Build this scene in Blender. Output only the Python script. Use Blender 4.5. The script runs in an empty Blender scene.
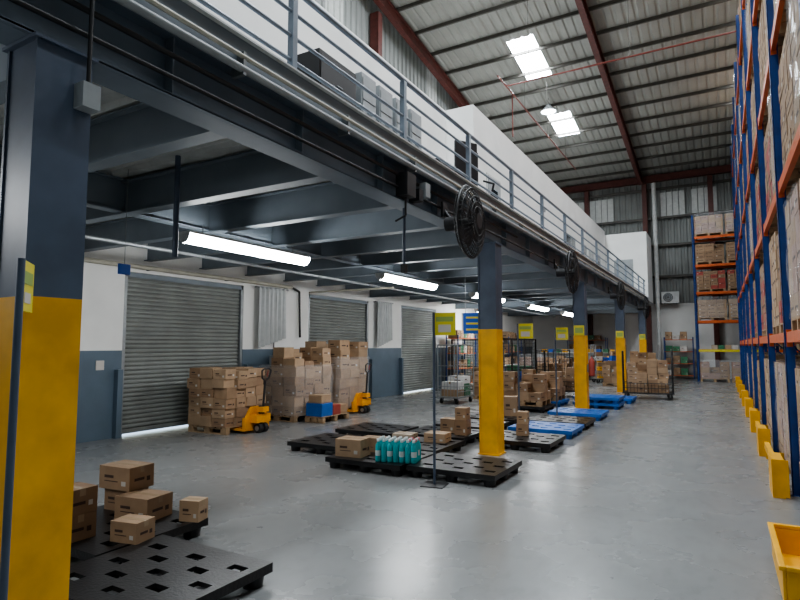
import bpy, math, random
from mathutils import Vector, Matrix
random.seed(7)
S=bpy.context.scene

# ------------------------------------------------------------ materials
def mat(name,col,rough=.6,metal=0.0,var=.12,scale=6.0,bump=0.0,bscale=40.0,emis=None,estr=0,alpha=1.0,spec=None,dark=None):
    m=bpy.data.materials.new(name); m.use_nodes=True
    nt=m.node_tree; b=nt.nodes['Principled BSDF']
    tc=nt.nodes.new('ShaderNodeTexCoord')
    n=nt.nodes.new('ShaderNodeTexNoise'); n.inputs['Scale'].default_value=scale; n.inputs['Detail'].default_value=6
    nt.links.new(tc.outputs['Object'],n.inputs['Vector'])
    r=nt.nodes.new('ShaderNodeValToRGB')
    c=col
    r.color_ramp.elements[0].position=.3; r.color_ramp.elements[1].position=.7
    d=dark if dark else tuple(x*(1-var) for x in c)
    r.color_ramp.elements[0].color=(*d,1)
    r.color_ramp.elements[1].color=(*[min(1,x*(1+var)) for x in c],1)
    nt.links.new(n.outputs['Fac'],r.inputs['Fac'])
    nt.links.new(r.outputs['Color'],b.inputs['Base Color'])
    b.inputs['Roughness'].default_value=rough; b.inputs['Metallic'].default_value=metal
    if spec is not None: b.inputs['Specular IOR Level'].default_value=spec
    if bump:
        n2=nt.nodes.new('ShaderNodeTexNoise'); n2.inputs['Scale'].default_value=bscale
        nt.links.new(tc.outputs['Object'],n2.inputs['Vector'])
        bp=nt.nodes.new('ShaderNodeBump'); bp.inputs['Strength'].default_value=bump; bp.inputs['Distance'].default_value=.02
        nt.links.new(n2.outputs['Fac'],bp.inputs['Height']); nt.links.new(bp.outputs['Normal'],b.inputs['Normal'])
    if emis:
        b.inputs['Emission Color'].default_value=(*emis,1); b.inputs['Emission Strength'].default_value=estr
    if alpha<1: b.inputs['Alpha'].default_value=alpha
    return m

M={}
M['blue']=mat('steel_blue_paint',(.075,.10,.145),.5,var=.2,scale=3)
M['bluegrey']=mat('blue_grey_paint',(.19,.225,.26),.5,var=.12,scale=2)
M['beamgrey']=mat('beam_grey_blue_paint',(.14,.175,.215),.5,var=.15,scale=2)
M['yellow']=mat('yellow_paint',(.80,.42,.02),.45,var=.1,scale=4,dark=(.64,.33,.02))
M['white']=mat('white_wall_paint',(.80,.80,.78),.7,var=.05,scale=1.5)
M['cream']=mat('cream_pipe',(.52,.50,.42),.5)
M['wallblue']=mat('blue_wall_paint',(.11,.155,.20),.5,var=.15,scale=1.5)
M['shutter']=mat('shutter_steel',(.26,.275,.262),.5,metal=.2,var=.15,scale=2)
M['galv']=mat('galvanised_steel',(.30,.32,.33),.45,metal=.6,var=.15)
M['rail']=mat('railing_grey_paint',(.22,.26,.31),.4,metal=.2)
M['deck']=mat('mezz_deck_sheet',(.55,.56,.54),.5,metal=.1)
M['roof']=mat('roof_sheet',(.30,.30,.275),.6,metal=.0,var=.08,scale=1)
M['clad']=mat('wall_cladding',(.25,.26,.25),.6,metal=.0,var=.12,scale=1)
M['red']=mat('red_oxide_steel',(.10,.028,.022),.5,var=.25)
M['redpipe']=mat('red_pipe',(.16,.03,.02),.4)
M['purlin']=mat('purlin_steel',(.09,.085,.075),.5,metal=.2)
M['black']=mat('black_plastic',(.012,.012,.013),.38,var=.3,bump=.15)
M['blk2']=mat('black_metal',(.02,.02,.022),.5)
M['bluepal']=mat('blue_plastic',(.015,.12,.42),.4)
M['rackblue']=mat('rack_blue_paint',(.015,.06,.24),.4,var=.2)
M['orange']=mat('rack_orange_paint',(.55,.11,.025),.4)
M['jack']=mat('pallet_jack_yellow_orange',(.80,.34,.02),.4)
M['wood']=mat('pallet_wood',(.34,.235,.14),.75,var=.3,scale=12)
for i,c in enumerate([(.33,.218,.132),(.39,.268,.168),(.275,.175,.105),(.35,.24,.15)]):
    M['card%d'%i]=mat('cardboard_%d'%i,c,.75,var=.14,scale=5,bump=.1,bscale=8)
M['cardpale']=mat('cardboard_pale',(.47,.39,.30),.7,var=.1)
M['cardpink']=mat('carton_pinkish',(.34,.22,.175),.7,var=.1)
M['tape']=mat('packing_tape',(.42,.31,.20),.25,var=.05)
M['print']=mat('carton_print_ink',(.07,.04,.03),.7)
M['label']=mat('paper_label',(.56,.53,.49),.6,var=.03)
M['redprint']=mat('red_carton',(.33,.06,.045),.6)
M['teal']=mat('teal_bottle',(.02,.42,.46),.25,var=.1)
M['pink']=mat('pink_bottle',(.62,.2,.22),.25,var=.1)
M['cap']=mat('bottle_cap_white',(.6,.68,.68),.3)
M['rubber']=mat('rubber_tyre',(.02,.02,.02),.8)
M['grey']=mat('grey_enamel',(.32,.34,.35),.45)
M['greyl']=mat('light_grey_enamel',(.6,.61,.6),.45)
M['signy']=mat('sign_yellow',(.70,.62,.06),.5,var=.03)
M['signg']=mat('sign_green',(.30,.40,.10),.5,var=.03)
M['signb']=mat('sign_blue',(.03,.12,.5),.5,var=.03)
M['curtain']=mat('pvc_curtain',(.40,.42,.42),.35,var=.1)
M['glass']=mat('window_dark_glass',(.03,.04,.05),.1)
M['greenc']=mat('green_crate',(.05,.20,.10),.5)
M['wrap']=mat('stretch_wrap',(.8,.82,.84),.12,alpha=.16)
M['outside']=mat('outside_concrete',(.7,.7,.68),.8)
M['transl']=mat('translucent_sheet_panel',(.45,.46,.44),.5,emis=(.9,.95,1),estr=.05)
M['tube']=mat('fluorescent_glow_shell',(.9,.9,.9),.4,emis=(.96,.985,1),estr=48)  # emission for a shell that imitates the glare around the tubes
M['sky']=mat('skylight_panel_glow',(.9,.9,.9),.4,emis=(.88,.95,1),estr=62)
M['lamp']=mat('highbay_glow',(.9,.9,.9),.4,emis=(.85,.94,1),estr=30)

def floor_mat():
    m=bpy.data.materials.new('epoxy_floor'); m.use_nodes=True; nt=m.node_tree; b=nt.nodes['Principled BSDF']
    tc=nt.nodes.new('ShaderNodeTexCoord')
    n=nt.nodes.new('ShaderNodeTexNoise'); n.inputs['Scale'].default_value=.35; n.inputs['Detail'].default_value=8; n.inputs['Roughness'].default_value=.65
    nt.links.new(tc.outputs['Object'],n.inputs['Vector'])
    r=nt.nodes.new('ShaderNodeValToRGB'); r.color_ramp.elements[0].position=.35; r.color_ramp.elements[1].position=.68
    r.color_ramp.elements[0].color=(.195,.20,.20,1); r.color_ramp.elements[1].color=(.245,.252,.252,1)
    nt.links.new(n.outputs['Fac'],r.inputs['Fac'])
    n3=nt.nodes.new('ShaderNodeTexNoise'); n3.inputs['Scale'].default_value=9; n3.inputs['Detail'].default_value=10
    mp=nt.nodes.new('ShaderNodeMapping'); mp.inputs['Scale'].default_value=(1,.5,1)
    nt.links.new(tc.outputs['Object'],mp.inputs['Vector']); nt.links.new(mp.outputs['Vector'],n3.inputs['Vector'])
    r3=nt.nodes.new('ShaderNodeValToRGB'); r3.color_ramp.elements[0].position=.33; r3.color_ramp.elements[1].position=.5
    r3.color_ramp.elements[0].color=(.90,.90,.90,1); r3.color_ramp.elements[1].color=(1,1,1,1)
    nt.links.new(n3.outputs['Fac'],r3.inputs['Fac'])
    mx=nt.nodes.new('ShaderNodeMix'); mx.data_type='RGBA'; mx.blend_type='MULTIPLY'; mx.inputs['Factor'].default_value=1
    nt.links.new(r.outputs['Color'],mx.inputs['A']); nt.links.new(r3.outputs['Color'],mx.inputs['B'])
    nt.links.new(mx.outputs['Result'],b.inputs['Base Color'])
    n2=nt.nodes.new('ShaderNodeTexNoise'); n2.inputs['Scale'].default_value=1.2; n2.inputs['Detail'].default_value=8
    nt.links.new(tc.outputs['Object'],n2.inputs['Vector'])
    mr=nt.nodes.new('ShaderNodeMapRange'); mr.inputs['To Min'].default_value=.19; mr.inputs['To Max'].default_value=.36
    nt.links.new(n2.outputs['Fac'],mr.inputs['Value']); nt.links.new(mr.outputs['Result'],b.inputs['Roughness'])
    b.inputs['Specular IOR Level'].default_value=.5
    bp=nt.nodes.new('ShaderNodeBump'); bp.inputs['Strength'].default_value=.05; bp.inputs['Distance'].default_value=.02
    n4=nt.nodes.new('ShaderNodeTexNoise'); n4.inputs['Scale'].default_value=2.5
    nt.links.new(tc.outputs['Object'],n4.inputs['Vector'])
    nt.links.new(n4.outputs['Fac'],bp.inputs['Height']); nt.links.new(bp.outputs['Normal'],b.inputs['Normal'])
    return m
M['floor']=floor_mat()

# ------------------------------------------------------------ mesh builder
class MB:
    def __init__(s): s.v=[]; s.f=[]; s.m=[]; s.mats=[]; s.sm=[]
    def mi(s,k):
        if k not in s.mats: s.mats.append(k)
        return s.mats.index(k)
    def raw(s,vs,fs,k,smooth=False,T=None):
        o=len(s.v)
        for p in vs:
            p=Vector(p); s.v.append(T@p if T is not None else p)
        i=s.mi(k)
        for f in fs: s.f.append([o+a for a in f]); s.m.append(i); s.sm.append(smooth)
    def box(s,x0,x1,y0,y1,z0,z1,k,T=None):
        vs=[(x0,y0,z0),(x1,y0,z0),(x1,y1,z0),(x0,y1,z0),(x0,y0,z1),(x1,y0,z1),(x1,y1,z1),(x0,y1,z1)]
        s.raw(vs,[(0,3,2,1),(4,5,6,7),(0,1,5,4),(1,2,6,5),(2,3,7,6),(3,0,4,7)],k,T=T)
    def cyl(s,p0,p1,r,k,n=12,r1=None,caps=True,T=None):
        p0=Vector(p0);p1=Vector(p1); d=(p1-p0); r1=r if r1 is None else r1
        q=d.to_track_quat('Z','Y'); vs=[];fs=[]
        for i in range(n):
            a=2*math.pi*i/n; c=Vector((math.cos(a),math.sin(a),0))
            vs.append(p0+q@(c*r)); vs.append(p1+q@(c*r1))
        for i in range(n):
            j=(i+1)%n; fs.append((2*i,2*j,2*j+1,2*i+1))
        s.raw(vs,fs,k,True,T)
        if caps:
            s.raw([vs[2*i] for i in range(n)],[tuple(reversed(range(n)))],k,T=T)
            s.raw([vs[2*i+1] for i in range(n)],[tuple(range(n))],k,T=T)
    def path(s,pts,r,k,n=8,T=None):
        for a,b in zip(pts[:-1],pts[1:]): s.cyl(a,b,r,k,n,T=T)
    def torus(s,c,ax,R,r,k,n=28,m=6,T=None):
        q=Vector(ax).to_track_quat('Z','Y'); c=Vector(c); vs=[];fs=[]
        for i in range(n):
            a=2*math.pi*i/n
            for j in range(m):
                b=2*math.pi*j/m
                vs.append(c+q@Vector(((R+r*math.cos(b))*math.cos(a),(R+r*math.cos(b))*math.sin(a),r*math.sin(b))))
        for i in range(n):
            for j in range(m):
                i2=(i+1)%n;j2=(j+1)%m
                fs.append((i*m+j,i2*m+j,i2*m+j2,i*m+j2))
        s.raw(vs,fs,k,True,T)
    def lathe(s,prof,c,k,n=12,T=None):
        vs=[];fs=[];c=Vector(c);L=len(prof)
        for i in range(n):
            a=2*math.pi*i/n
            for (r,z) in prof: vs.append(c+Vector((r*math.cos(a),r*math.sin(a),z)))
        for i in range(n):
            i2=(i+1)%n
            for j in range(L-1): fs.append((i*L+j,i2*L+j,i2*L+j+1,i*L+j+1))
        s.raw(vs,fs,k,True,T)
    def mesh(s,name):
        me=bpy.data.meshes.new(name); me.from_pydata([tuple(p) for p in s.v],[],s.f)
        for k in s.mats: me.materials.append(M[k])
        me.polygons.foreach_set('material_index',s.m); me.polygons.foreach_set('use_smooth',s.sm); me.update()
        return me
    def build(s,name,loc=(0,0,0),rz=0,parent=None,bevel=0):
        return place(s.mesh(name),name,loc,rz,parent,bevel)
def place(me,name,loc=(0,0,0),rz=0,parent=None,bevel=0):
    o=bpy.data.objects.new(name,me); S.collection.objects.link(o); o.location=loc; o.rotation_euler=(0,0,rz)
    if parent: o.parent=parent
    if bevel:
        b=o.modifiers.new('bevel','BEVEL'); b.width=bevel; b.segments=2; b.limit_method='ANGLE'
    return o
def RT(x,y,z,rz): return Matrix.Translation((x,y,z))@Matrix.Rotation(rz,4,'Z')

XW=-9.75; YE=33.0; YB=-8.0; XR=9.0
def roofz(y): return 11.0+(YE-y)*0.14

# ------------------------------------------------------------ shell
b=MB(); b.box(XW-.25,XR+.2,YB-.2,YE+.2,-.2,0,'floor'); b.build('floor')
b=MB(); b.box(XW-14,XW-.26,YB,YE,-.25,-.03,'outside'); b.build('ground_outside')

shut=[(6.55,9.6),(12.0,15.0),(17.1,19.9),(22.4,25.3)]
b=MB()
def wallseg(y0,y1,z0,z1):
    if z0<1.6:
        b.box(XW-.25,XW,y0,y1,z0,min(z1,1.6),'wallblue')
    if z1>1.6: b.box(XW-.25,XW,y0,y1,max(z0,1.6),z1,'white')
prev=YB
for (a,c) in shut:
    wallseg(prev,a,0,3.1); prev=c
    wallseg(a,c,3.1,3.3)
wallseg(prev,YE,0,3.1)
prev=YB
for (a,c) in shut+[(YE,YE)]:
    if a>prev: b.box(XW-.25,XW,prev,a,3.1,3.3,'white')
    prev=c
b.box(XW-.25,XW,YB,YE,3.3,4.0,'white')
nr=int((YE-YB)/.3)
for i in range(nr):
    y=YB+i*.3
    vs=[];prof=[(0,0),(.10,0),(.14,.05),(.26,.05),(.30,0)]
    for (dy,dx) in prof:
        vs.append((XW-.1+dx,y+dy,4.0)); vs.append((XW-.1+dx,y+dy,roofz(y+dy)))
    k='transl' if (i%22 in (3,4,5) ) else 'clad'
    b.raw(vs,[(2*j,2*j+2,2*j+3,2*j+1) for j in range(4)],k)
b.build('wall_left')
b=MB()
cy=[1.65,8.5,15.1,21.8,28.5]
for y in [-5]+cy:
    b.box(XW+.01,XW+.35,y-.12,y+.12,4.0,roofz(y)-.8,'red')
for z in (6.2,7.9,9.6,11.2):
    b.box(XW-.03,XW+.12,YB+.1,YE-.4 if z<10.9 else YE-4,z,z+.12,'purlin')
b.build('wall_frame_steel')

b=MB()
b.box(XW-.2,XR+.2,YE,YE+.2,0,3.9,'white')
nr=int((XR-XW)/.3)+1
for i in range(nr):
    x=XW+i*.3
    vs=[]
    for (dx,dy) in [(0,0),(.10,0),(.14,.05),(.26,.05),(.30,0)]:
        vs.append((x+dx,YE+.1-dy,3.9)); vs.append((x+dx,YE+.1-dy,11.3))
    b.raw(vs,[(2*j,2*j+2,2*j+3,2*j+1) for j in range(4)],'clad')
for (x0,x1) in ((-7.9,-6.6),(-6.3,-5.0),(-2.6,-1.4),(-1.1,.1)):
    for q in range(4):
        xa=x0+q*(x1-x0)/4
        b.box(xa+.02,xa+(x1-x0)/4-.02,YE-.01,YE+.03,8.62,9.95,'transl')
b.build('wall_back')
b=MB()
for x in (-6.4,-3.35,-.2,3.0,6.2):
    b.box(x-.12,x+.12,YE-.32,YE-.02,0,10.5,'red')
for z in (5.3,7.0,8.5,10.1):
    b.box(XW+.05,XR-.05,YE-.14,YE-.02,z,z+.12,'purlin')
b.box(XW+.05,XR-.05,YE-.35,YE-.05,10.55,10.9,'red')
b.build('end_wall_frame_steel')
b=MB(); b.box(XR,XR+.2,YB,YE,0,roofz(YB)+.2,'clad'); b.build('wall_right')
b=MB(); b.box(XW-.2,XR+.2,YB-.2,YB,0,roofz(YB)+.2,'clad'); b.build('wall_front')

b=MB()
sky=[(-6.5,-5.5,19.3,21.9),(-6.5,-5.5,24.9,27.0)]
for y0 in (2.5,8.0,13.6): sky.append((-6.5,-5.5,y0,y0+2.4))  # this and the next two rows: unseen skylights added for light
for y0 in (0,6,12,18,24): sky.append((1.0,2.0,y0,y0+2.4))
for y0 in (-4,3,9): sky.append((-3,-2,y0,y0+2.4))
xs=sorted(set([XW-.3,XR+.3]+[s[0] for s in sky]+[s[1] for s in sky]))
for xa,xb in zip(xs[:-1],xs[1:]):
    holes=sorted([(s[2],s[3]) for s in sky if s[0]==xa and s[1]==xb]); p=YB-.3
    for (h0,h1) in holes+[(YE+.3,YE+.3)]:
        n=max(1,round((xb-xa)/.33)); w=(xb-xa)/n
        for i in range(n):
            x=xa+i*w; vs=[]
            for fx,dz in [(0,0),(.55,0),(.7,.035),(.85,.035),(1,0)]:
                vs.append((x+fx*w,p,roofz(p)+dz)); vs.append((x+fx*w,h0,roofz(h0)+dz))
            b.raw(vs,[(2*j,2*j+1,2*j+3,2*j+2) for j in range(4)],'roof')
        p=h1
b.build('ceiling')
for i,(xa,xb,y0,y1) in enumerate(sky):
    b=MB()
    b.raw([(xa,y0,roofz(y0)+.02),(xb,y0,roofz(y0)+.02),(xb,y1,roofz(y1)+.02),(xa,y1,roofz(y1)+.02)],[(0,3,2,1)],'sky')
    b.build('window_%d'%(i+1))
b=MB()
y=YB+.3
while y<YE-.4:
    z=roofz(y)
    b.box(XW+.02,XR-.02,y-.02,y+.02,z-.13,z-.02,'purlin')
    b.box(XW+.02,XR-.02,y-.02,y+.05,z-.14,z-.125,'purlin'); y+=1.32
b.build('roof_purlins')
b=MB()
for x in (XW+.4,-3.5,2.9,8.7):
    for dz0,dz1,w in ((-.60,-.2,.03),(-.63,-.59,.10),(-.22,-.18,.10)):
        vs=[]
        for yy in (YB+.02,YE-.4):
            for xx in (x-w,x+w):
                for dz in (dz0,dz1): vs.append((xx,yy,roofz(yy)+dz))
        b.raw(vs,[(0,1,3,2),(4,6,7,5),(0,4,5,1),(2,3,7,6),(0,2,6,4),(1,5,7,3)],'red')
b.build('roof_rafters')
b=MB()
b.cyl((-5.75,17,10.1),(XR-.05,17,10.1),.026,'redpipe')
b.cyl((-5.75,16.2,10.1),(-5.75,27,10.1),.026,'redpipe')
b.cyl((-5.75,17.6,10.1),(-5.75,17.6,8.6),.02,'redpipe')
for x in (-5.0,-2,1,4): b.cyl((x,17,10.1),(x,17,roofz(17)-.2),.008,'purlin')
for y in (19,22,25): b.cyl((-5.75,y,10.1),(-5.75,y,roofz(y)-.2),.008,'purlin')
b.build('sprinkler_pipework')
b=MB()
b.lathe([(.001,.35),(.08,.35),(.12,.25),(.30,.05),(.33,0)],(0,0,0),'galv',20)
b.lathe([(.001,.03),(.29,.03)],(0,0,0),'lamp',20)
b.cyl((0,0,.35),(0,0,.62),.01,'purlin')
x,y=-6,23.2; b.build('highbay_lamp',(x,y,roofz(y)-.80))
b=MB(); b.cyl((-2.85,YE-.55,0.0),(-2.85,YE-.55,10.0),.11,'greyl'); b.path([(-2.85,YE-.55,10.0),(-2.85,YE-.55,10.4)],.11,'greyl')
b.build('rainwater_downpipe')

# ------------------------------------------------------------ shutters
for i,(y0,y1) in enumerate(shut):
    b=MB(); zb=.035 if i!=1 else .02
    n=int((3.05-zb)/.085); h=(3.05-zb-.08)/n
    x=XW-.10
    b.box(x-.03,x+.03,y0+.03,y1-.03,zb,zb+.08,'shutter')
    for j in range(n):
        z=zb+.08+j*h; vs=[];P=[(0,0),(.012,.15*h),(.028,.35*h),(.03,.6*h),(.018,.85*h),(0,h)]
        for dx,dz in P: vs.append((x+dx,y0+.03,z+dz)); vs.append((x+dx,y1-.03,z+dz))
        b.raw(vs,[(2*q,2*q+1,2*q+3,2*q+2) for q in range(5)],'shutter')
    b.box(x-.02,x-.005,y0+.03,y1-.03,zb,3.05,'shutter')
    b.box(XW-.16,XW-.01,y0+.002,y0+.07,0,3.09,'galv'); b.box(XW-.16,XW-.01,y1-.07,y1-.002,0,3.09,'galv')
    b.box(XW-.2,XW-.01,y0+.002,y1-.002,3.0,3.09,'bluegrey')
    b.build('door_%d'%(i+1))
b=MB()
for (ya,yb) in ((9.95,10.9),(15.3,16.2)):
    n=30; vs=[]
    for i in range(n+1):
        t=i/n; vs.append((XW+.14+.06*math.sin(t*40),ya+(yb-ya)*t,1.62+.25*t)); vs.append((XW+.14+.04*math.sin(t*40+.5),ya+(yb-ya)*(t),3.1))
    b.raw(vs,[(2*j,2*j+2,2*j+3,2*j+1) for j in range(n)],'curtain',True)
    b.cyl((XW+.14,ya-.1,3.1),(XW+.14,yb+.1,3.1),.02,'galv')
    for q in (ya,yb): b.cyl((XW,q,3.1),(XW+.14,q,3.1),.012,'galv')
b.build('strip_curtain')
b=MB()
b.cyl((XW+.09,0,3.2),(XW+.09,11.2,3.2),.045,'cream')
b.path([(XW+.09,11.2,3.2),(XW+.09,11.5,3.1),(XW+.09,11.55,1.9)],.03,'blk2')
for y in range(1,12,2): b.box(XW,XW+.1,y,y+.04,3.15,3.19,'galv')
b.path([(XW+.05,10.6,3.0),(XW+.05,10.6,1.3)],.015,'blk2')
b.box(XW,XW+.1,10.5,10.7,1.2,1.45,'grey')
b.build('wall_pipework')
b=MB()
b.box(XW,XW+.015,6.05,6.2,1.25,1.42,'label'); b.build('wall_notice')
b=MB()
for (y0,y1) in shut:
    for y in (y0-.14,y1+.04):
        b.box(XW+.001,XW+.12,y,y+.10,0,1.25,'wallblue')
b.build('door_post_guards')

# ------------------------------------------------------------ mezzanine
XC=-3.2
ZB=3.33; ZD=3.78; ZT=3.90
def hbeam_x(b,y,x0,x1,z0,z1,w,k,t=.016):
    b.box(x0,x1,y-w/2,y+w/2,z0,z0+t,k); b.box(x0,x1,y-w/2,y+w/2,z1-t,z1,k); b.box(x0,x1,y-t/2,y+t/2,z0+t,z1-t,k)
def hbeam_y(b,x,y0,y1,z0,z1,w,k,t=.016):
    b.box(x-w/2,x+w/2,y0,y1,z0,z0+t,k); b.box(x-w/2,x+w/2,y0,y1,z1-t,z1,k); b.box(x-t/2,x+t/2,y0,y1,z0+t,z1-t,k)
def column(name,y):
    b=MB(); w=.15;t=.02
    def sec(z0,z1,k):
        b.box(XC-w,XC-w+t,y-w,y+w,z0,z1,k); b.box(XC+w-t,XC+w,y-w,y+w,z0,z1,k)
        b.box(XC-w+t,XC+w-t,y-w+.01,y-w+.025,z0,z1,k); b.box(XC-w+t,XC+w-t,y+w-.025,y+w-.01,z0,z1,k)
    sec(.02,1.95,'yellow'); sec(1.95,ZB-.02,'blue')
    b.box(XC-.17,XC+.17,y-.17,y+.17,0,.02,'yellow')
    b.box(XC-.17,XC+.17,y-.17,y+.17,ZB-.02,ZB-.001,'blue')
    b.build(name)
for y in cy: column('steel_column',y)
b=MB()
hbeam_y(b,XC,-7.8,YE-3.2,ZB,ZD,.2,'beamgrey')
hbeam_y(b,XC,-7.8,YE-3.2,ZB+.001,ZB+.02,.26,'beamgrey')
hbeam_y(b,-6.5,-7.8,YE-.4,ZB+.03,ZD,.16,'bluegrey')
y=1.65-1.34*6
while y<YE-.6:
    major=min(abs(y-c) for c in cy)<.1
    hbeam_x(b,y,XW+.01,XC-.11,(3.22 if major else 3.34),ZD-.02,.16,'bluegrey')
    y+=1.34
y=-7
while y<YE-4:
    b.box(XC+.01,XC+.09,y-.006,y+.006,ZB+.02,ZD-.02,'bluegrey'); y+=1.34
b.build('mezzanine_beams')
b=MB()
yy=YB+.1
while yy<YE-.7:
    vs=[]
    for dy,dz in [(0,.0),(.11,0),(.14,.05),(.27,.05),(.30,0)]:
        vs.append((XW+.01,yy+dy,ZD+.0+dz)); vs.append((XC+.12,yy+dy,ZD+dz))
    b.raw(vs,[(2*j,2*j+1,2*j+3,2*j+2) for j in range(4)],'deck'); yy+=.3
b.box(XW+.01,XC+.13,YB+.1,YE-.36,ZD+.055,ZT,'grey')
b.build('mezzanine_deck')
b=MB()
b.box(XC+.13,XC+.15,YB+.1,YE-3,ZD-.0,ZT+.10,'bluegrey')
b.box(XC+.13,XC+.19,YB+.1,YE-3,ZT+.10,ZT+.115,'greyl')
b.cyl((XC+.20,-7,3.74),(XC+.20,YE-3,3.74),.03,'grey')
b.cyl((XC+.21,-7,3.83),(XC+.21,YE-3,3.83),.018,'cream')
b.cyl((XC+.14,-7,3.60),(XC+.14,9.5,3.60),.018,'blk2')
b.cyl((XC+.13,-7,3.46),(XC+.13,14,3.46),.016,'blk2')
y=-6.5
while y<YE-3: b.box(XC+.10,XC+.22,y,y+.03,3.69,3.87,'galv'); y+=1.34
b.build('edge_conduit_trim')
b=MB(); xr=XC+.06
y=3.6-1.96*5
while y<30:
    b.box(xr-.03,xr+.03,y-.03,y+.03,ZT,4.80,'rail'); b.box(xr-.06,xr+.06,y-.06,y+.06,ZT,ZT+.015,'rail'); y+=1.96
b.cyl((xr,-6.2,4.82),(xr,29.6,4.82),.028,'rail')
for z in (4.60,4.38,4.16): b.cyl((xr,-6.2,z),(xr,29.6,z),.018,'rail')
b.build('mezzanine_railing')

b=MB()
ZO=7.5
b.box(-9.3,-5.73,-6,12.3,ZT,ZO,'white')
b.box(-9.3,-5.0,12.3,29.9,ZT,ZO+.02,'white')
b.box(-9.3,-3.05,30.0,YE-.75,ZT,7.35,'white')
def odoor(x,y,k='grey'):
    b.box(x,x+.03,y-.5,y+.5,ZT,ZT+2.15,'greyl'); b.box(x+.03,x+.05,y-.44,y+.44,ZT,ZT+2.09,k); b.box(x+.05,x+.055,y-.2,y+.2,ZT+1.3,ZT+1.8,'glass'); b.cyl((x+.05,y+.36,ZT+1.0),(x+.12,y+.36,ZT+1.0),.02,'galv')
def owin(x,y,w=.8):
    b.box(x,x+.03,y-w,y+w,ZT+1.0,ZT+2.1,'greyl'); b.box(x+.03,x+.035,y-w+.06,y-.03,ZT+1.06,ZT+2.04,'glass'); b.box(x+.03,x+.035,y+.03,y+w-.06,ZT+1.06,ZT+2.04,'glass')
odoor(-5.73,4.3,'greyl'); odoor(-5.0,13.6); odoor(-5.0,24.6); odoor(-5.0,27.8); owin(-5.0,22.2); owin(-5.0,26.2,.6)
b.box(-5.0,-4.9,18.0,18.3,ZT+2.2,ZT+2.35,'grey')
b.box(-4.6,-3.7,29.97,30,ZT,ZT+2.1,'grey')
b.build('mezzanine_office_block')

def cabinet(name,x,y,w,d,h,k,drawers):
    b=MB(); b.box(-d/2,d/2,-w/2,w/2,.04,h,k); b.box(-d/2+.03,d/2-.03,-w/2+.03,w/2-.03,0,.04,'blk2')
    for i in range(drawers):
        z0=.08+i*(h-.12)/drawers; z1=z0+(h-.12)/drawers-.02
        b.box(d/2,d/2+.012,-w/2+.02,w/2-.02,z0,z1,k); b.box(d/2+.012,d/2+.03,-.06,.06,(z0+z1)/2,(z0+z1)/2+.015,'galv')
    b.build(name,(x,y,ZT),bevel=.006)
cabinet('storage_cabinet',-4.25,5.45,.78,.5,1.32,'blk2',2)
for i in range(4): cabinet('filing_cabinet',-4.25,6.14+i*.45,.36,.5,1.42,'grey',4)
cabinet('storage_cabinet',-4.45,9.3,.9,.4,1.15,'blk2',3)
def chair_mesh():
    b=MB(); k='blk2'
    for i in range(5):
        a=2*math.pi*i/5; b.cyl((0,0,.10),(.28*math.cos(a),.28*math.sin(a),.07),.02,k); b.cyl((.28*math.cos(a),.28*math.sin(a)-.02,.03),(.28*math.cos(a),.28*math.sin(a)+.02,.03),.03,'rubber')
    b.cyl((0,0,.10),(0,0,.45),.03,'galv'); b.box(-.24,.24,-.24,.24,.45,.53,k)
    b.box(-.26,-.20,-.22,.22,.65,1.25,k); b.cyl((-.2,0,.45),(-.25,0,.7),.025,k)
    for sgn in (-1,1):
        b.path([(0.1,sgn*.25,.5),(.12,sgn*.30,.72),(-.15,sgn*.30,.72)],.02,k)
    return b.mesh('office_chair')
cm=chair_mesh()
for i,(x,y,r) in enumerate([(-4.3,8.1,.3),(-3.85,8.75,2.6),(-3.8,9.5,1.2),(-4.3,10.4,-.6)]): place(cm,'office_chair',(x,y,ZT),r,bevel=.01)

b=MB()
for oy in (-1.2,.005):
    b.box(-.12,.12,oy,oy+1.195,.08,.11,'greyl')
    vs=[];n=10
    for i in range(n+1):
        a=math.pi*i/n
        for yy in (oy+.004,oy+1.19): vs.append((-.115*math.cos(a),yy,.08-.12*math.sin(a)))
    b.raw(vs,[(2*j,2*j+1,2*j+3,2*j+2) for j in range(n)],'tube',True)  # half-round glowing shell, widened to stand in for the tubes' bloom
    for q in (0,1): b.raw([vs[2*i+q] for i in range(n+1)],[tuple(range(n+1))],'greyl' )
for oy in (-.9,.9): b.cyl((0,oy,.11),(0,oy,.24),.008,'galv')
tm=b.mesh('fluorescent_light')
for (x,y) in ((-5.9,5.95),(-5.9,10.7),(-5.9,15.5),(-5.9,20.6),(-5.9,25.6),(-8.4,22.0),(-5.9,.4)):
    place(tm,'fluorescent_light',(x,y,3.04))

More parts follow.
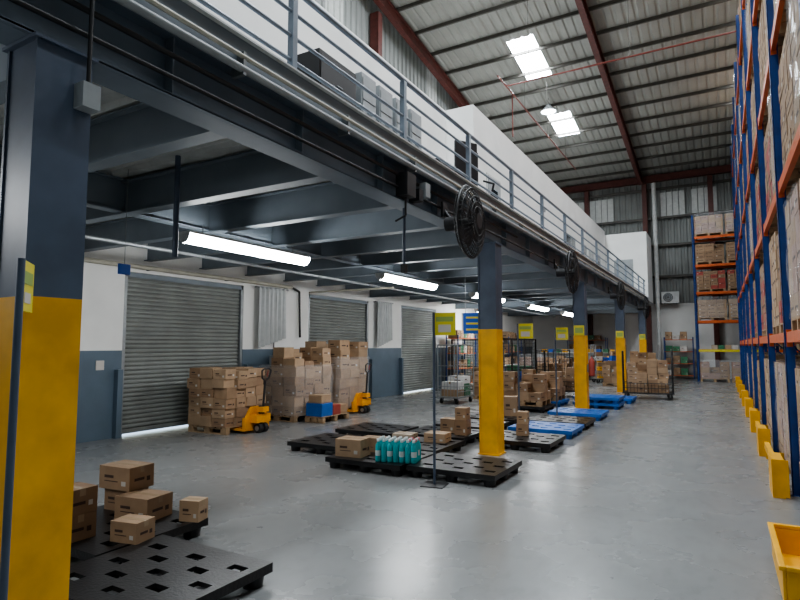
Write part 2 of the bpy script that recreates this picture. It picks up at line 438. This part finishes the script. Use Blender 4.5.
def fan_mesh():
    b=MB(); R=.45
    for dx,rr in ((-.09,R*.7),(-.05,R*.93),(0,R),(.05,R*.93),(.09,R*.7),(.105,R*.55),(.11,R*.4),(-.11,R*.4),(.115,.1),(-.115,.1)):
        b.torus((dx,0,0),(1,0,0),rr,.006 if dx else .016,'blk2',32,5)
    for i in range(44):
        a=2*math.pi*i/44; c=math.cos(a);s_=math.sin(a)
        for sg in (-1,1):
            b.path([(sg*.12,.09*c,.09*s_),(sg*.09,R*.7*c,R*.7*s_),(sg*.05,R*.93*c,R*.93*s_),(0,R*c,R*s_)],.0045,'blk2',4)
    b.cyl((-.32,0,0),(-.10,0,0),.09,'blk2',16); b.cyl((-.1,0,0),(.06,0,0),.06,'blk2',16)
    b.cyl((.10,0,0),(.125,0,0),.10,'blk2',16)
    for i in range(3):
        a0=2*math.pi*i/3
        vs=[];n=6
        for j in range(n+1):
            t=j/n; r0=.06+.34*t; a=a0-.25*t
            wv=.6+.55*math.sin(t*math.pi)
            for sg in (-1,1):
                aa=a+sg*wv/2*(1.2-.3*t); vs.append((sg*.035,r0*math.cos(aa),r0*math.sin(aa)))
        b.raw(vs,[(2*j,2*j+1,2*j+3,2*j+2) for j in range(n)],'blk2',True)
    return b
fm=fan_mesh().mesh('industrial_wall_fan')
def fan(x,y,z,rz):
    o=place(fm,'industrial_wall_fan',(x,y,z),rz)
    c=MB(); inv=Matrix.Rotation(-rz,4,'Z')
    p=inv@Vector((XC+.16-x,0,ZB+.1-z)); 
    c.path([(-.22,0,0),(p.x,p.y,p.z)],.025,'blk2'); c.box(p.x-.01,p.x+.02,p.y-.08,p.y+.08,p.z-.1,p.z+.1,'blk2')
    c.build('bracket',(0,0,0),0,parent=o)
for y in (6.45,12.0,18.6,25.3): fan(-2.68,y,3.24,.05)

b=MB()
b.box(XC+.11,XC+.26,5.3,5.5,3.36,3.62,'blk2'); b.box(XC+.11,XC+.24,5.78,5.9,3.45,3.62,'grey'); b.box(XC+.11,XC+.25,5.6,5.7,3.36,3.5,'blk2')
b.path([(XC+.18,5.4,3.36),(XC+.18,5.4,3.15),(XC+.05,5.4,3.1)],.012,'blk2')
b.build('electrical_junction_boxes')
b=MB(); b.cyl((XC-.02,5.72,3.325),(XC-.02,5.72,2.65),.018,'blue'); b.box(XC-.05,XC+.01,5.69,5.75,2.55,2.65,'blk2'); b.build('hanging_power_drop')
b=MB(); b.cyl((-5.1,4.0,3.77),(-5.1,4.0,2.65),.03,'blue'); b.build('hanging_blue_post')
b=MB(); b.box(-6.02,-5.99,3.95,4.09,2.52,2.64,'signb'); b.cyl((-6.0,4.02,2.64),(-6.0,4.02,3.77),.004,'galv'); b.build('hanging_tag')
b=MB(); b.box(XC+.152,XC+.24,1.70,1.80,3.0,3.14,'grey'); b.cyl((XC+.2,1.75,3.14),(XC+.2,1.75,3.7),.012,'blk2'); b.build('switch_box')
b=MB()
b.cyl((-7.4,-4,3.16),(-7.4,29,3.16),.03,'galv')
b.cyl((XW+.1,11.9,3.12),(-7.0,11.9,3.12),.025,'cream')
b.build('conduits')

def sign_stand(x,y,rz,k='signy',h=2.1,s=.28):
    b=MB(); b.box(-.14,.14,-.14,.14,0,.012,'blk2'); b.cyl((0,0,.012),(0,0,h),.017,'blue',10)
    b.box(.0,s,-.006,.006,h-s,h,k); b.box(.03,s-.03,-.008,.008,h-.11,h-.05,'signg'); b.box(.06,s-.06,-.008,.008,h-s+.04,h-.15,'label')
    b.build('sign_stand',(x,y,0),rz)
sign_stand(-3.10,6.26,.15)
sign_stand(-2.80,1.36,math.radians(142),s=.24)
sign_stand(-3.3,10.2,.1)
sign_stand(-3.3,12.92,.15)
sign_stand(-3.75,17.3,.15)
b=MB(); b.box(0,.4,0,.01,0,.45,'signb')
for i in range(3): b.box(.06,.34,-.004,0,.07+i*.13,.11+i*.13,'signy')
b.cyl((.05,0,.45),(.05,0,1.3),.005,'galv'); b.cyl((.35,0,.45),(.35,0,1.3),.005,'galv')
b.build('hanging_notice_board',(-4.9,11.35,1.95),.35)
b=MB(); b.box(0,.012,-.13,.13,0,.26,'signy'); b.box(.012,.014,-.1,.1,.06,.2,'signg'); me=b.mesh('column_sign')
for y in cy[2:]: 
    place(me,'column_sign',(XC-.0,y-.152,1.95),-math.pi/2)

# ------------------------------------------------------------ pallets & cartons
def plastic_pallet(k):
    b=MB(); L,W=1.2,1.05; nx,ny=17,13
    for i in range(nx):
        for j in range(ny):
            x0=-L/2+i*L/nx;y0=-W/2+j*W/ny
            if 0<i<nx-1 and 0<j<ny-1 and ((i%6 in (2,3) and j%4==2) or (i%6 in (5,0) and j%4==0)): continue
            b.box(x0,x0+L/nx,y0,y0+W/ny,.12,.15,k)
    b.box(-L/2,L/2,-W/2,-W/2+.02,.085,.12,k); b.box(-L/2,L/2,W/2-.02,W/2,.085,.12,k)
    b.box(-L/2,-L/2+.02,-W/2,W/2,.085,.12,k); b.box(L/2-.02,L/2,-W/2,W/2,.085,.12,k)
    for x in (-.50,0,.50):
        for y in (-.43,0,.43): 
            b.cyl((x,y,0),(x,y,.12),.07,k,10,.09)
    return b.mesh('plastic_pallet')
PB=plastic_pallet('black'); PU=plastic_pallet('bluepal')
def carton_into(b,x,y,z,w,d,h,rz=0,k='card0',pr=True,tape=True):
    T=RT(x,y,z,rz); e=.0015
    b.box(-w/2,w/2,-d/2,d/2,0,h,k,T)
    if tape:
        b.box(-w/2,w/2,-.025,.025,h,h+e,'tape',T); b.box(-w/2-e,-w/2,-.025,.025,h*.72,h,'tape',T); b.box(w/2,w/2+e,-.025,.025,h*.72,h,'tape',T)
    if pr:
        for sg in (-1,1):
            y0=sg*d/2; a,c=(y0,y0+e) if sg>0 else (y0-e,y0)
            b.box(-w*.32,-w*.02,a,c,h*.50,h*.62,'print',T); b.box(-w*.32,.12*w,a,c,h*.34,h*.38,'print',T); b.box(w*.24,w*.38,a,c,h*.2,h*.4,'label',T)
            x0=sg*w/2; a,c=(x0,x0+e) if sg>0 else (x0-e,x0)
            b.box(a,c,-d*.3,d*.1,h*.38,h*.5,'print',T); b.box(a,c,d*.2,d*.34,h*.3,h*.5,'print' if random.random()<.6 else 'label',T)
def carton(x,y,z,w,d,h,rz=0,k='card0'):
    b=MB(); carton_into(b,0,0,0,w,d,h,0,k); b.build('cardboard_carton',(x,y,z),rz,bevel=.004)

place(PB,'plastic_pallet',(-3.45,2.62,0)); place(PB,'plastic_pallet',(-4.68,3.12,0))
carton(-4.62,3.38,.15,.38,.30,.20,.15,'card0'); carton(-5.02,3.48,.15,.28,.26,.20,.1,'card2'); carton(-5.00,3.46,.352,.40,.28,.21,.1,'card0')
carton(-4.16,2.95,.15,.26,.20,.16,.2,'card0')
carton(-4.15,3.54,.15,.19,.15,.18,.3,'card1')
carton(-4.62,2.72,.15,.26,.26,.2,.0,'card2'); carton(-4.62,2.72,.352,.26,.26,.2,.05,'card2')

mid=[(-3.0,6.98,'b'),(-4.25,6.9,'b'),(-4.3,8.05,'b'),(-5.55,7.6,'b'),(-2.4-.6,9.45,'b'),(-4.4,9.3,'b'),(-3.0,10.95,'u'),(-4.4,10.6,'b'),(-3.0,12.1,'b'),(-4.4,11.9,'b'),(-3.0,13.75,'u'),(-3.0,16.3,'u'),(-2.9,18.0,'u'),(-5.7,9.1,'b'),(-4.5,14.6,'b'),(-4.5,16.2,'u')]
for x,y,c in mid: place(PB if c=='b' else PU,'plastic_pallet',(x,y,0))
place(PU,'plastic_pallet',(-3.0,16.3,.152))
carton(-4.58,6.66,.15,.40,.30,.24,.1,'card1'); carton(-4.5,7.1,.15,.34,.24,.2,.1,'card0'); carton(-4.05,7.22,.15,.34,.22,.14,-.1,'cardpale')
carton(-4.05,8.3,.15,.36,.3,.14,.1,'card1'); carton(-4.6,8.2,.15,.34,.3,.10,.1,'cardpale')
carton(-3.98,9.15,.15,.22,.26,.26,.1,'card2'); carton(-3.98,9.15,.412,.2,.24,.2,.1,'card0'); carton(-4.3,9.3,.15,.26,.26,.24,.1,'card0')
carton(-3.05,9.6,.15,.20,.20,.2,.2,'card0'); carton(-3.04,9.6,.352,.18,.18,.2,.1,'card1')
b=MB()
for i in range(7):
    for j in range(4):
        k='teal'
        c=((i-3)*.082,(j-1.5)*.082,0)
        b.lathe([(.001,0),(.038,0),(.039,.02),(.039,.19),(.034,.22),(.016,.25),(.016,.265)],c,k,12)
        b.lathe([(.020,.265),(.020,.30),(.001,.302)],c,'pink' if i>4 and j%2 else 'cap',10)
        b.lathe([(.0394,.08),(.0394,.15)],c,'cap' if (i+j)%2==0 else k,12)
b.build('bottle_pack',(-3.84,6.66,.15),.25)

CK=['card0','card1','card2','card3']
def stack_into(b,W,D,H,z0,cw=.4,cd=.3,ch=.25,keys=CK,ragged=True,jit=.01,pr=.5,ang=0):
    nx=max(1,int(W/cw)); ny=max(1,int(D/cd)); nz=max(1,int(H/ch)); w=W/nx;d=D/ny;h=ch
    for i in range(nx):
        for j in range(ny):
            top=nz-(random.choice([0,0,1,2]) if ragged else 0)
            inner=0<i<nx-1 and 0<j<ny-1
            z=z0
            for q in range(max(1,top)):
                hh=h*random.uniform(.85,1.15) if jit>.015 else h
                if not (inner and q<top-2):
                    carton_into(b,-W/2+(i+.5)*w+random.uniform(-jit,jit),-D/2+(j+.5)*d+random.uniform(-jit,jit),z,w-.012,d-.012,hh-.004,random.uniform(-ang,ang),random.choice(keys),random.random()<pr,q>=top-1)
                z+=hh
def wood_pallet_into(b,W=1.2,D=1.0,k='wood'):
    for j in range(7):
        x=-W/2+j*(W-.1)/6; b.box(x,x+.1,-D/2,D/2,.12,.14,k)
    for y in (-D/2,-.05,D/2-.1):
        b.box(-W/2,W/2,y,y+.1,.10,.12,k); b.box(-W/2,W/2,y,y+.1,0,.02,k)
        for x in (-W/2,-.07,W/2-.14): b.box(x,x+.14,y,y+.1,.02,.10,k)
def wrap_shell(b,W,D,z0,z1,seed):
    rr=random.Random(seed); n=48; m=9; vs=[]
    for q in range(m):
        for i in range(n):
            a=2*math.pi*i/n; c,s_=math.cos(a),math.sin(a); f=1/max(abs(c),abs(s_))
            f=min(f,1.30); k=1+rr.uniform(-.02,.02)
            vs.append((W/2*c*f*k,D/2*s_*f*k,z0+(z1-z0)*q/(m-1)))
    b.raw(vs,[(q*n+i,q*n+(i+1)%n,(q+1)*n+(i+1)%n,(q+1)*n+i) for q in range(m-1) for i in range(n)],'wrap',False)
b=MB(); wood_pallet_into(b,1.0,1.05); stack_into(b,1.0,1.1,1.08,.14,.33,.27,.18,jit=.03,ang=.07); b.build('pallet_of_cartons',(-8.72,8.2,0),.04)
b=MB(); wood_pallet_into(b,1.1,1.3); stack_into(b,1.1,1.25,1.5,.14,.36,.31,.21,['card3','card1','card2','card0'],jit=.025,ang=.05)
wrap_shell(b,1.28,1.42,.14,1.25,1); b.build('pallet_of_cartons',(-8.75,10.35,0),-.03)
b=MB(); wood_pallet_into(b,1.1,1.3); stack_into(b,1.1,1.3,1.62,.14,.36,.33,.23,['card3','card1','card0','card0'],jit=.025,ang=.05)
wrap_shell(b,1.28,1.46,.14,1.4,2); b.build('pallet_of_cartons',(-8.75,11.95,0),.02)
b=MB(); wood_pallet_into(b,.5,1.0); b.box(-.22,.22,-.5,-.1,.14,.42,'bluepal'); b.box(-.22,.22,-.08,.2,.14,.36,'redprint'); b.box(-.2,.2,.22,.5,.14,.34,'card0'); b.box(-.18,.18,-.46,-.12,.42,.60,'card1'); b.build('pallet_of_mixed_goods',(-7.82,10.35,0),0,bevel=.01)

def jack(x,y,rz):
    b=MB(); k='jack'
    for s_ in (-1,1):
        b.box(-1.15,0,s_*.27-.08,s_*.27+.08,.055,.095,k)
        b.cyl((-1.02,s_*.27-.05,.037),(-1.02,s_*.27+.05,.037),.037,'rubber',12)
    b.box(0,.06,-.35,.35,.05,.30,k); b.box(.0,.22,-.20,.20,.20,.36,k)
    b.raw([(0,-.30,.3),(0,.30,.3),(.0,-.15,.50),(.0,.15,.50),(.06,-.30,.3),(.06,.30,.3),(.06,-.15,.50),(.06,.15,.50)],[(0,1,3,2),(4,6,7,5),(2,3,7,6),(0,2,6,4),(1,5,7,3)],k)
    b.cyl((.16,0,.2),(.16,0,.52),.06,'blk2',12)
    for s_ in (-1,1): b.cyl((.16,s_*.03,.09),(.16,s_*.12,.09),.09,'rubber',16); b.cyl((.16,s_*.121,.09),(.16,s_*.125,.09),.05,'galv',12)
    b.cyl((.16,0,.09),(.16,0,.3),.035,'blk2')
    b.path([(.20,0,.46),(.24,0,1.02)],.022,'blk2')
    b.box(.13,.27,-.09,.09,.40,.50,k)
    top=[(.24,0,1.0),(.25,-.10,1.06),(.27,-.13,1.20),(.275,-.06,1.24),(.275,.06,1.24),(.27,.13,1.20),(.25,.10,1.06),(.24,0,1.0)]
    b.path(top,.016,'blk2'); b.path([(.27,.05,1.2),(.26,.03,1.08)],.01,'redprint')
    b.build('pallet_jack',(x,y,0),rz)
jack(-8.05,8.3,.04); jack(-8.0,11.9,.02)

# ------------------------------------------------------------ racks
def load_mesh(i,keys,h,wr=False):
    b=MB(); wood_pallet_into(b,1.0,1.2); stack_into(b,1.0,1.2,h,.14,random.choice([.33,.5]),random.choice([.28,.38]),random.choice([.2,.26,.3]),keys,ragged=(i%2==0),jit=.006,pr=.8)
    if wr: wrap_shell(b,1.04,1.24,.14,h+.1,i)
    return b.mesh('palletized_cartons')
LM=[load_mesh(0,['card0','card2'],1.15),load_mesh(1,['cardpink','card3'],1.2,True),load_mesh(2,['card1','card3'],1.0),load_mesh(3,['card2','card2','redprint'],1.2),load_mesh(4,['cardpink','card0'],.9,True),load_mesh(5,['card0','card1'],1.2,True)]
NM=[load_mesh(7,['card0','card2'],1.35),load_mesh(9,['cardpink','card3'],1.35,True),load_mesh(11,['card1','card0'],1.3),load_mesh(13,['card2','card2','redprint'],1.3),load_mesh(15,['card0','card3'],1.35,True)]
def rack_into(b,x0,x1,ys,levels,H):
    for y in ys:
        for x in (x0,x1):
            b.box(x-.045,x+.045,y-.05,y-.03,0,H,'rackblue'); b.box(x-.045,x+.045,y+.03,y+.05,0,H,'rackblue')
            sx=1 if x==x0 else -1
            b.box(x-.045 if sx>0 else x+.039,x-.039 if sx>0 else x+.045,y-.05,y+.05,0,H,'rackblue')
            b.box(x-.08,x+.08,y-.08,y+.08,0,.008,'rackblue')
            z=.3
            while z<H-.1:
                b.box((x-.0455) if sx>0 else x+.045,(x-.045) if sx>0 else x+.0455,y-.02,y-.008,z,z+.035,'blk2')
                b.box((x-.0455) if sx>0 else x+.045,(x-.045) if sx>0 else x+.0455,y+.008,y+.02,z,z+.035,'blk2'); z+=.15
        z=.25;fl=False
        while z+1.0<H:
            a,c=(x0+.04,x1-.04) if not fl else (x1-.04,x0+.04)
            b.cyl((a,y,z),(c,y,z+.95),.016,'rackblue',6); b.cyl((x0+.04,y,z),(x1-.04,y,z),.016,'rackblue',6); z+=.95; fl=not fl
    for y0,y1 in zip(ys[:-1],ys[1:]):
        for z in levels:
            for x in (x0,x1):
                b.box(x-.025,x+.025,y0+.05,y1-.05,z-.12,z,'orange')
                b.box(x-.03,x+.03,y0+.05,y0+.056,z-.17,z+.03,'orange'); b.box(x-.03,x+.03,y1-.056,y1-.05,z-.17,z+.03,'orange')
ys=[5.2+2.7*i for i in range(9)]
b=MB(); lv=[1.85,3.6,5.35,7.1,8.85]; rack_into(b,.68,1.72,ys,lv,10.0); b.build('pallet_racking')
for i in range(8):
    for zi,z in enumerate([0.0]+lv):
        for q in (0,1):
            place(random.choice(NM),'palletized_cartons',(1.2,ys[i]+.72+q*1.27,z+.001),0)
b=MB(); lv2=[1.5,2.85,4.2,5.5,6.85]
rack_into(b,-.5,.5,[-1.35,1.35,4.05,6.75],lv2,7.9)
o=b.build('pallet_racking',(.35,30.4,0),-math.pi/2)
for zi,z in enumerate([0.0]+lv2):
    for xx in (-.33,.95,2.35,3.63,5.05,6.33):
        if zi==1 and xx<1.5:
            continue
        o=place(LM[(zi+int(xx*3))%6] if xx>1.5 else LM[[4,2,5,3,0,1][zi]],'palletized_cartons',(xx,30.4,z+.001),math.pi/2)
        if z>0: o.scale=(1,1,.85)
b=MB()
for i in range(4): carton_into(b,-.4+i*.28,0,0,.25,.3,.2,0,['cardpale','greenc','card1','label'][i],False)
b.build('cardboard_carton',(.1,30.35,1.501))
b=MB(); b.box(-.98,1.62,29.86,29.87,1.39,1.49,'signy'); b.build('rack_label_strip')

def guard():
    b=MB(); b.box(-.10,.02,-.26,.26,0,.012,'yellow'); b.box(-.10,-.085,-.26,.26,.012,.42,'yellow')
    for s_ in (-1,1): b.box(-.085,.06,s_*.25-.008,s_*.25+.008,.012,.42,'yellow')
    b.box(-.09,.02,-.25,.25,.40,.42,'yellow')
    for s_ in (-1,1): b.cyl((-.05,s_*.15,.012),(-.05,s_*.15,.03),.015,'galv')
    return b.mesh('rack_upright_guard')
gm=guard()
for y in ys[1:]: place(gm,'rack_upright_guard',(.53,y,0))
b=MB()
for y0,y1 in zip(ys[1:-1],ys[2:]):
    if y0<24: b.box(.50,.56,y0+.35,y1-.35,.14,.24,'yellow'); b.box(.51,.55,y0+.4,y0+.46,0,.14,'yellow'); b.box(.51,.55,y1-.46,y1-.4,0,.14,'yellow')
b.build('rack_floor_barrier')
b=MB(); k='yellow'
b.box(.0,.30,0,1.0,.04,.07,k)
for (x0,x1,y0,y1) in ((0,.02,0,1),(.28,.30,0,1),(.02,.28,0,.02),(.02,.28,.98,1.0)): b.box(x0,x1,y0,y1,.07,.26,k)
for (x0,x1,y0,y1) in ((-.02,.02,-.02,1.02),(.28,.31,-.02,1.02),(.02,.28,-.02,.02),(.02,.28,.98,1.02)): b.box(x0,x1,y0,y1,.26,.29,k)
for x in (.05,.25):
    for y in (.08,.92): b.box(x-.04,x+.04,y-.06,y+.06,0,.04,k)
b.build('yellow_storage_bin',(.28,4.45,0),0,bevel=.006)

# ------------------------------------------------------------ far area clutter
def mesh_panel(name,x,y,L,rz,H=1.9):
    b=MB(); k='blk2'
    n=max(1,int(L/1.2)); w=L/n
    for i in range(n+1): b.box(i*w-.02,i*w+.02,-.02,.02,0,H,k); b.box(i*w-.07,i*w+.07,-.07,.07,0,.01,k)
    for z in (.15,H-.03,H/2): b.box(0,L,-.012,.012,z,z+.025,k)
    m=int(L/.1)
    for i in range(m): b.box(i*.1-.0025,i*.1+.0025,-.0025,.0025,.15,H,k)
    z=.15
    while z<H: b.box(0,L,-.0025,.0025,z,z+.005,k); z+=.1
    b.build(name,(x,y,0),rz)
mesh_panel('wire_mesh_partition',-5.3,13.4,4.8,math.pi/2)
mesh_panel('wire_mesh_partition',-8.3,18.2,3.0,0)
def trolley(x,y,rz,L=1.4,W=.8,hh=1.5,lh=1.25,bk='blk2',keys=CK):
    b=MB()
    b.box(-L/2,L/2,-W/2,W/2,.17,.21,bk)
    for sx in (-1,1):
        for sy in (-1,1):
            b.cyl((sx*(L/2-.12),sy*(W/2-.1)-.02,.08),(sx*(L/2-.12),sy*(W/2-.1)+.02,.08),.08,'rubber'); b.box(sx*(L/2-.12)-.02,sx*(L/2-.12)+.02,sy*(W/2-.1)-.035,sy*(W/2-.1)-.025,.08,.17,'galv'); 
            b.cyl((sx*(L/2-.03),sy*(W/2-.03),.2),(sx*(L/2-.03),sy*(W/2-.03),hh),.018,bk)
        b.cyl((sx*(L/2-.03),-(W/2-.03),hh),(sx*(L/2-.03),(W/2-.03),hh),.018,bk); 
        for z in (.5,.8,1.1): b.cyl((sx*(L/2-.03),-(W/2-.03),z),(sx*(L/2-.03),(W/2-.03),z),.010,bk)
        for q in range(1,6): yv=-(W/2-.03)+q*(W-.06)/6; b.cyl((sx*(L/2-.03),yv,.2),(sx*(L/2-.03),yv,hh),.008,bk)
    for sy in (-1,1):
        for z in (.35,.5): b.cyl((-L/2+.03,sy*(W/2-.03),z),(L/2-.03,sy*(W/2-.03),z),.010,bk)
        q=-L/2+.15
        while q<L/2-.1: b.cyl((q,sy*(W/2-.03),.2),(q,sy*(W/2-.03),.5),.006,bk); q+=.1
    stack_into(b,L-.3,W-.16,lh,.212,.27,.3,.2,keys,jit=.02,ang=.05)
    b.build('cage_trolley',(x,y,0),rz)
trolley(-2.1,19.6,.1,1.5,.8,1.5,1.2); trolley(-4.6,19.2,.3,lh=.8); trolley(-5.6,21.2,1.2,lh=.8)
MX=['card0','card2','yellow','greyl','card3','greenc','signb']
trolley(-6.9,15.4,1.5,1.1,.7,1.7,.8,'galv',MX); trolley(-6.1,18.9,.4,1.1,.7,1.8,.8,'galv',MX)
trolley(-2.6,22.8,.1,1.2,.8,1.7,1.3,'galv'); trolley(-4.6,26.9,.5,1.2,.8,1.7,1.3,'galv',MX)
b=MB(); wood_pallet_into(b,1.0,1.0); stack_into(b,1.0,1.0,.7,.14,.33,.33,.22,CK,jit=.02,ang=.06); SM=b.mesh('palletized_cartons')
for (x,y,m) in ((-6.4,17.2,-1),(-4.5,14.6,-1),(-4.5,16.2,-1),(-7.8,20.5,-1),(-6.0,23.8,0),(-7.6,25.5,1),(-3.9,25.2,-1)):
    z=.152 if (x,y) in ((-4.5,16.2),(-4.5,14.6)) else 0
    place(LM[m] if m>=0 else SM,'palletized_cartons',(x,y,z),.03)
carton(-4.5,11.95,.15,.36,.36,.3,.1,'card0'); carton(-4.1,12.1,.15,.3,.3,.42,.2,'card3')
def bench(x,y,rz):
    b=MB()
    b.box(-.9,.9,-.4,.4,.83,.87,'greyl')
    for sx in (-1,1):
        for sy in (-1,1): b.box(sx*.85-.025,sx*.85+.025,sy*.35-.025,sy*.35+.025,0,.83,'blue')
    b.box(-.85,.85,-.35,.35,.25,.28,'grey'); b.box(-.9,.9,.32,.36,.87,1.5,'grey'); b.box(-.9,.9,.1,.36,1.3,1.33,'greyl')
    carton_into(b,-.5,-.02,.87,.3,.3,.22); carton_into(b,.2,0,.87,.4,.3,.3,.0,'card1'); carton_into(b,.4,.0,.28,.5,.4,.3,0,'cardpale')
    b.box(.55,.8,-.2,.1,.87,1.1,'blk2')
    for i in range(4): b.box(-.8+i*.35,-.55+i*.35,.12,.3,1.33,1.5,['yellow','signb','greenc','yellow'][i])
    b.build('packing_bench',(x,y,0),rz,bevel=.004)
bench(-7.2,28.4,0); bench(-5.0,28.9,0); bench(-8.2,23.4,math.pi/2)
def shelving(x,y,rz,L=2.0):
    b=MB()
    for sx in (-1,1):
        for sy in (-1,1): b.box(sx*L/2-.02,sx*L/2+.02,sy*.25-.02,sy*.25+.02,0,2.1,'rackblue')
    for z in (.15,.75,1.35,1.95):
        b.box(-L/2,L/2,-.27,.27,z,z+.03,'orange')
        xx=-L/2+.2
        while xx<L/2-.2:
            carton_into(b,xx,0,z+.031,.3,.4,random.uniform(.2,.4),0,random.choice(CK+['cardpale','label','greenc']),True,False); xx+=.34
    b.build('goods_shelving',(x,y,0),rz)
shelving(-9.2,21.1,math.pi/2,1.8); shelving(-9.2,27.2,math.pi/2); shelving(-6.4,31.9,0); shelving(-1.9,31.9,0,1.3)
b=MB(); b.box(-.42,.42,-.16,.16,0,.6,'greyl'); b.torus((-.1,-.165,.3),(0,1,0),.22,.012,'blk2'); b.torus((-.1,-.165,.3),(0,1,0),.14,.008,'blk2'); b.cyl((-.1,-.161,.3),(-.1,-.162,.3),.22,'grey',24)
for i in range(8):
    a=i*math.pi/8; b.cyl((-.1-.22*math.cos(a),-.17,.3-.22*math.sin(a)),(-.1+.22*math.cos(a),-.17,.3+.22*math.sin(a)),.004,'blk2',4)
b.box(-.3,-.26,-.16,.20,-.04,0,'galv'); b.box(.26,.3,-.16,.20,-.04,0,'galv')
b.build('air_conditioner_condenser',(-2.25,YE-.37,3.9),0,bevel=.01)
b=MB(); b.lathe([(.001,0),(.07,0),(.075,.03),(.075,.36),(.05,.44),(.02,.46),(.02,.50),(.001,.5)],(0,0,0),'redprint',16); b.box(-.02,.08,-.015,.015,.5,.53,'blk2'); b.path([(.02,0,.48),(.09,0,.4),(.085,0,.15)],.01,'blk2',6)
b.box(-.11,-.075,-.03,.03,.1,.3,'galv')
me=b.mesh('fire_extinguisher')
place(me,'fire_extinguisher',(XC+.262,15.1,.9),0)
# ------------------------------------------------------------ world
w=bpy.data.worlds.new('World'); S.world=w; w.use_nodes=True; nt=w.node_tree
bg=nt.nodes['Background']; st=nt.nodes.new('ShaderNodeTexSky'); st.sky_type='NISHITA'; st.sun_disc=False; st.sun_elevation=math.radians(50)
nt.links.new(st.outputs[0],bg.inputs[0]); bg.inputs[1].default_value=.8

cam=bpy.data.cameras.new('camera'); co=bpy.data.objects.new('camera',cam); S.collection.objects.link(co)
co.location=(0,0,1.7); co.rotation_euler=(math.radians(94.6),0,math.radians(29.8)); cam.lens=25.2; cam.sensor_width=36; cam.clip_end=200
S.camera=co
S.view_settings.view_transform='AgX'
try: S.view_settings.look='AgX - Medium High Contrast'
except Exception: pass
S.view_settings.exposure=0.0
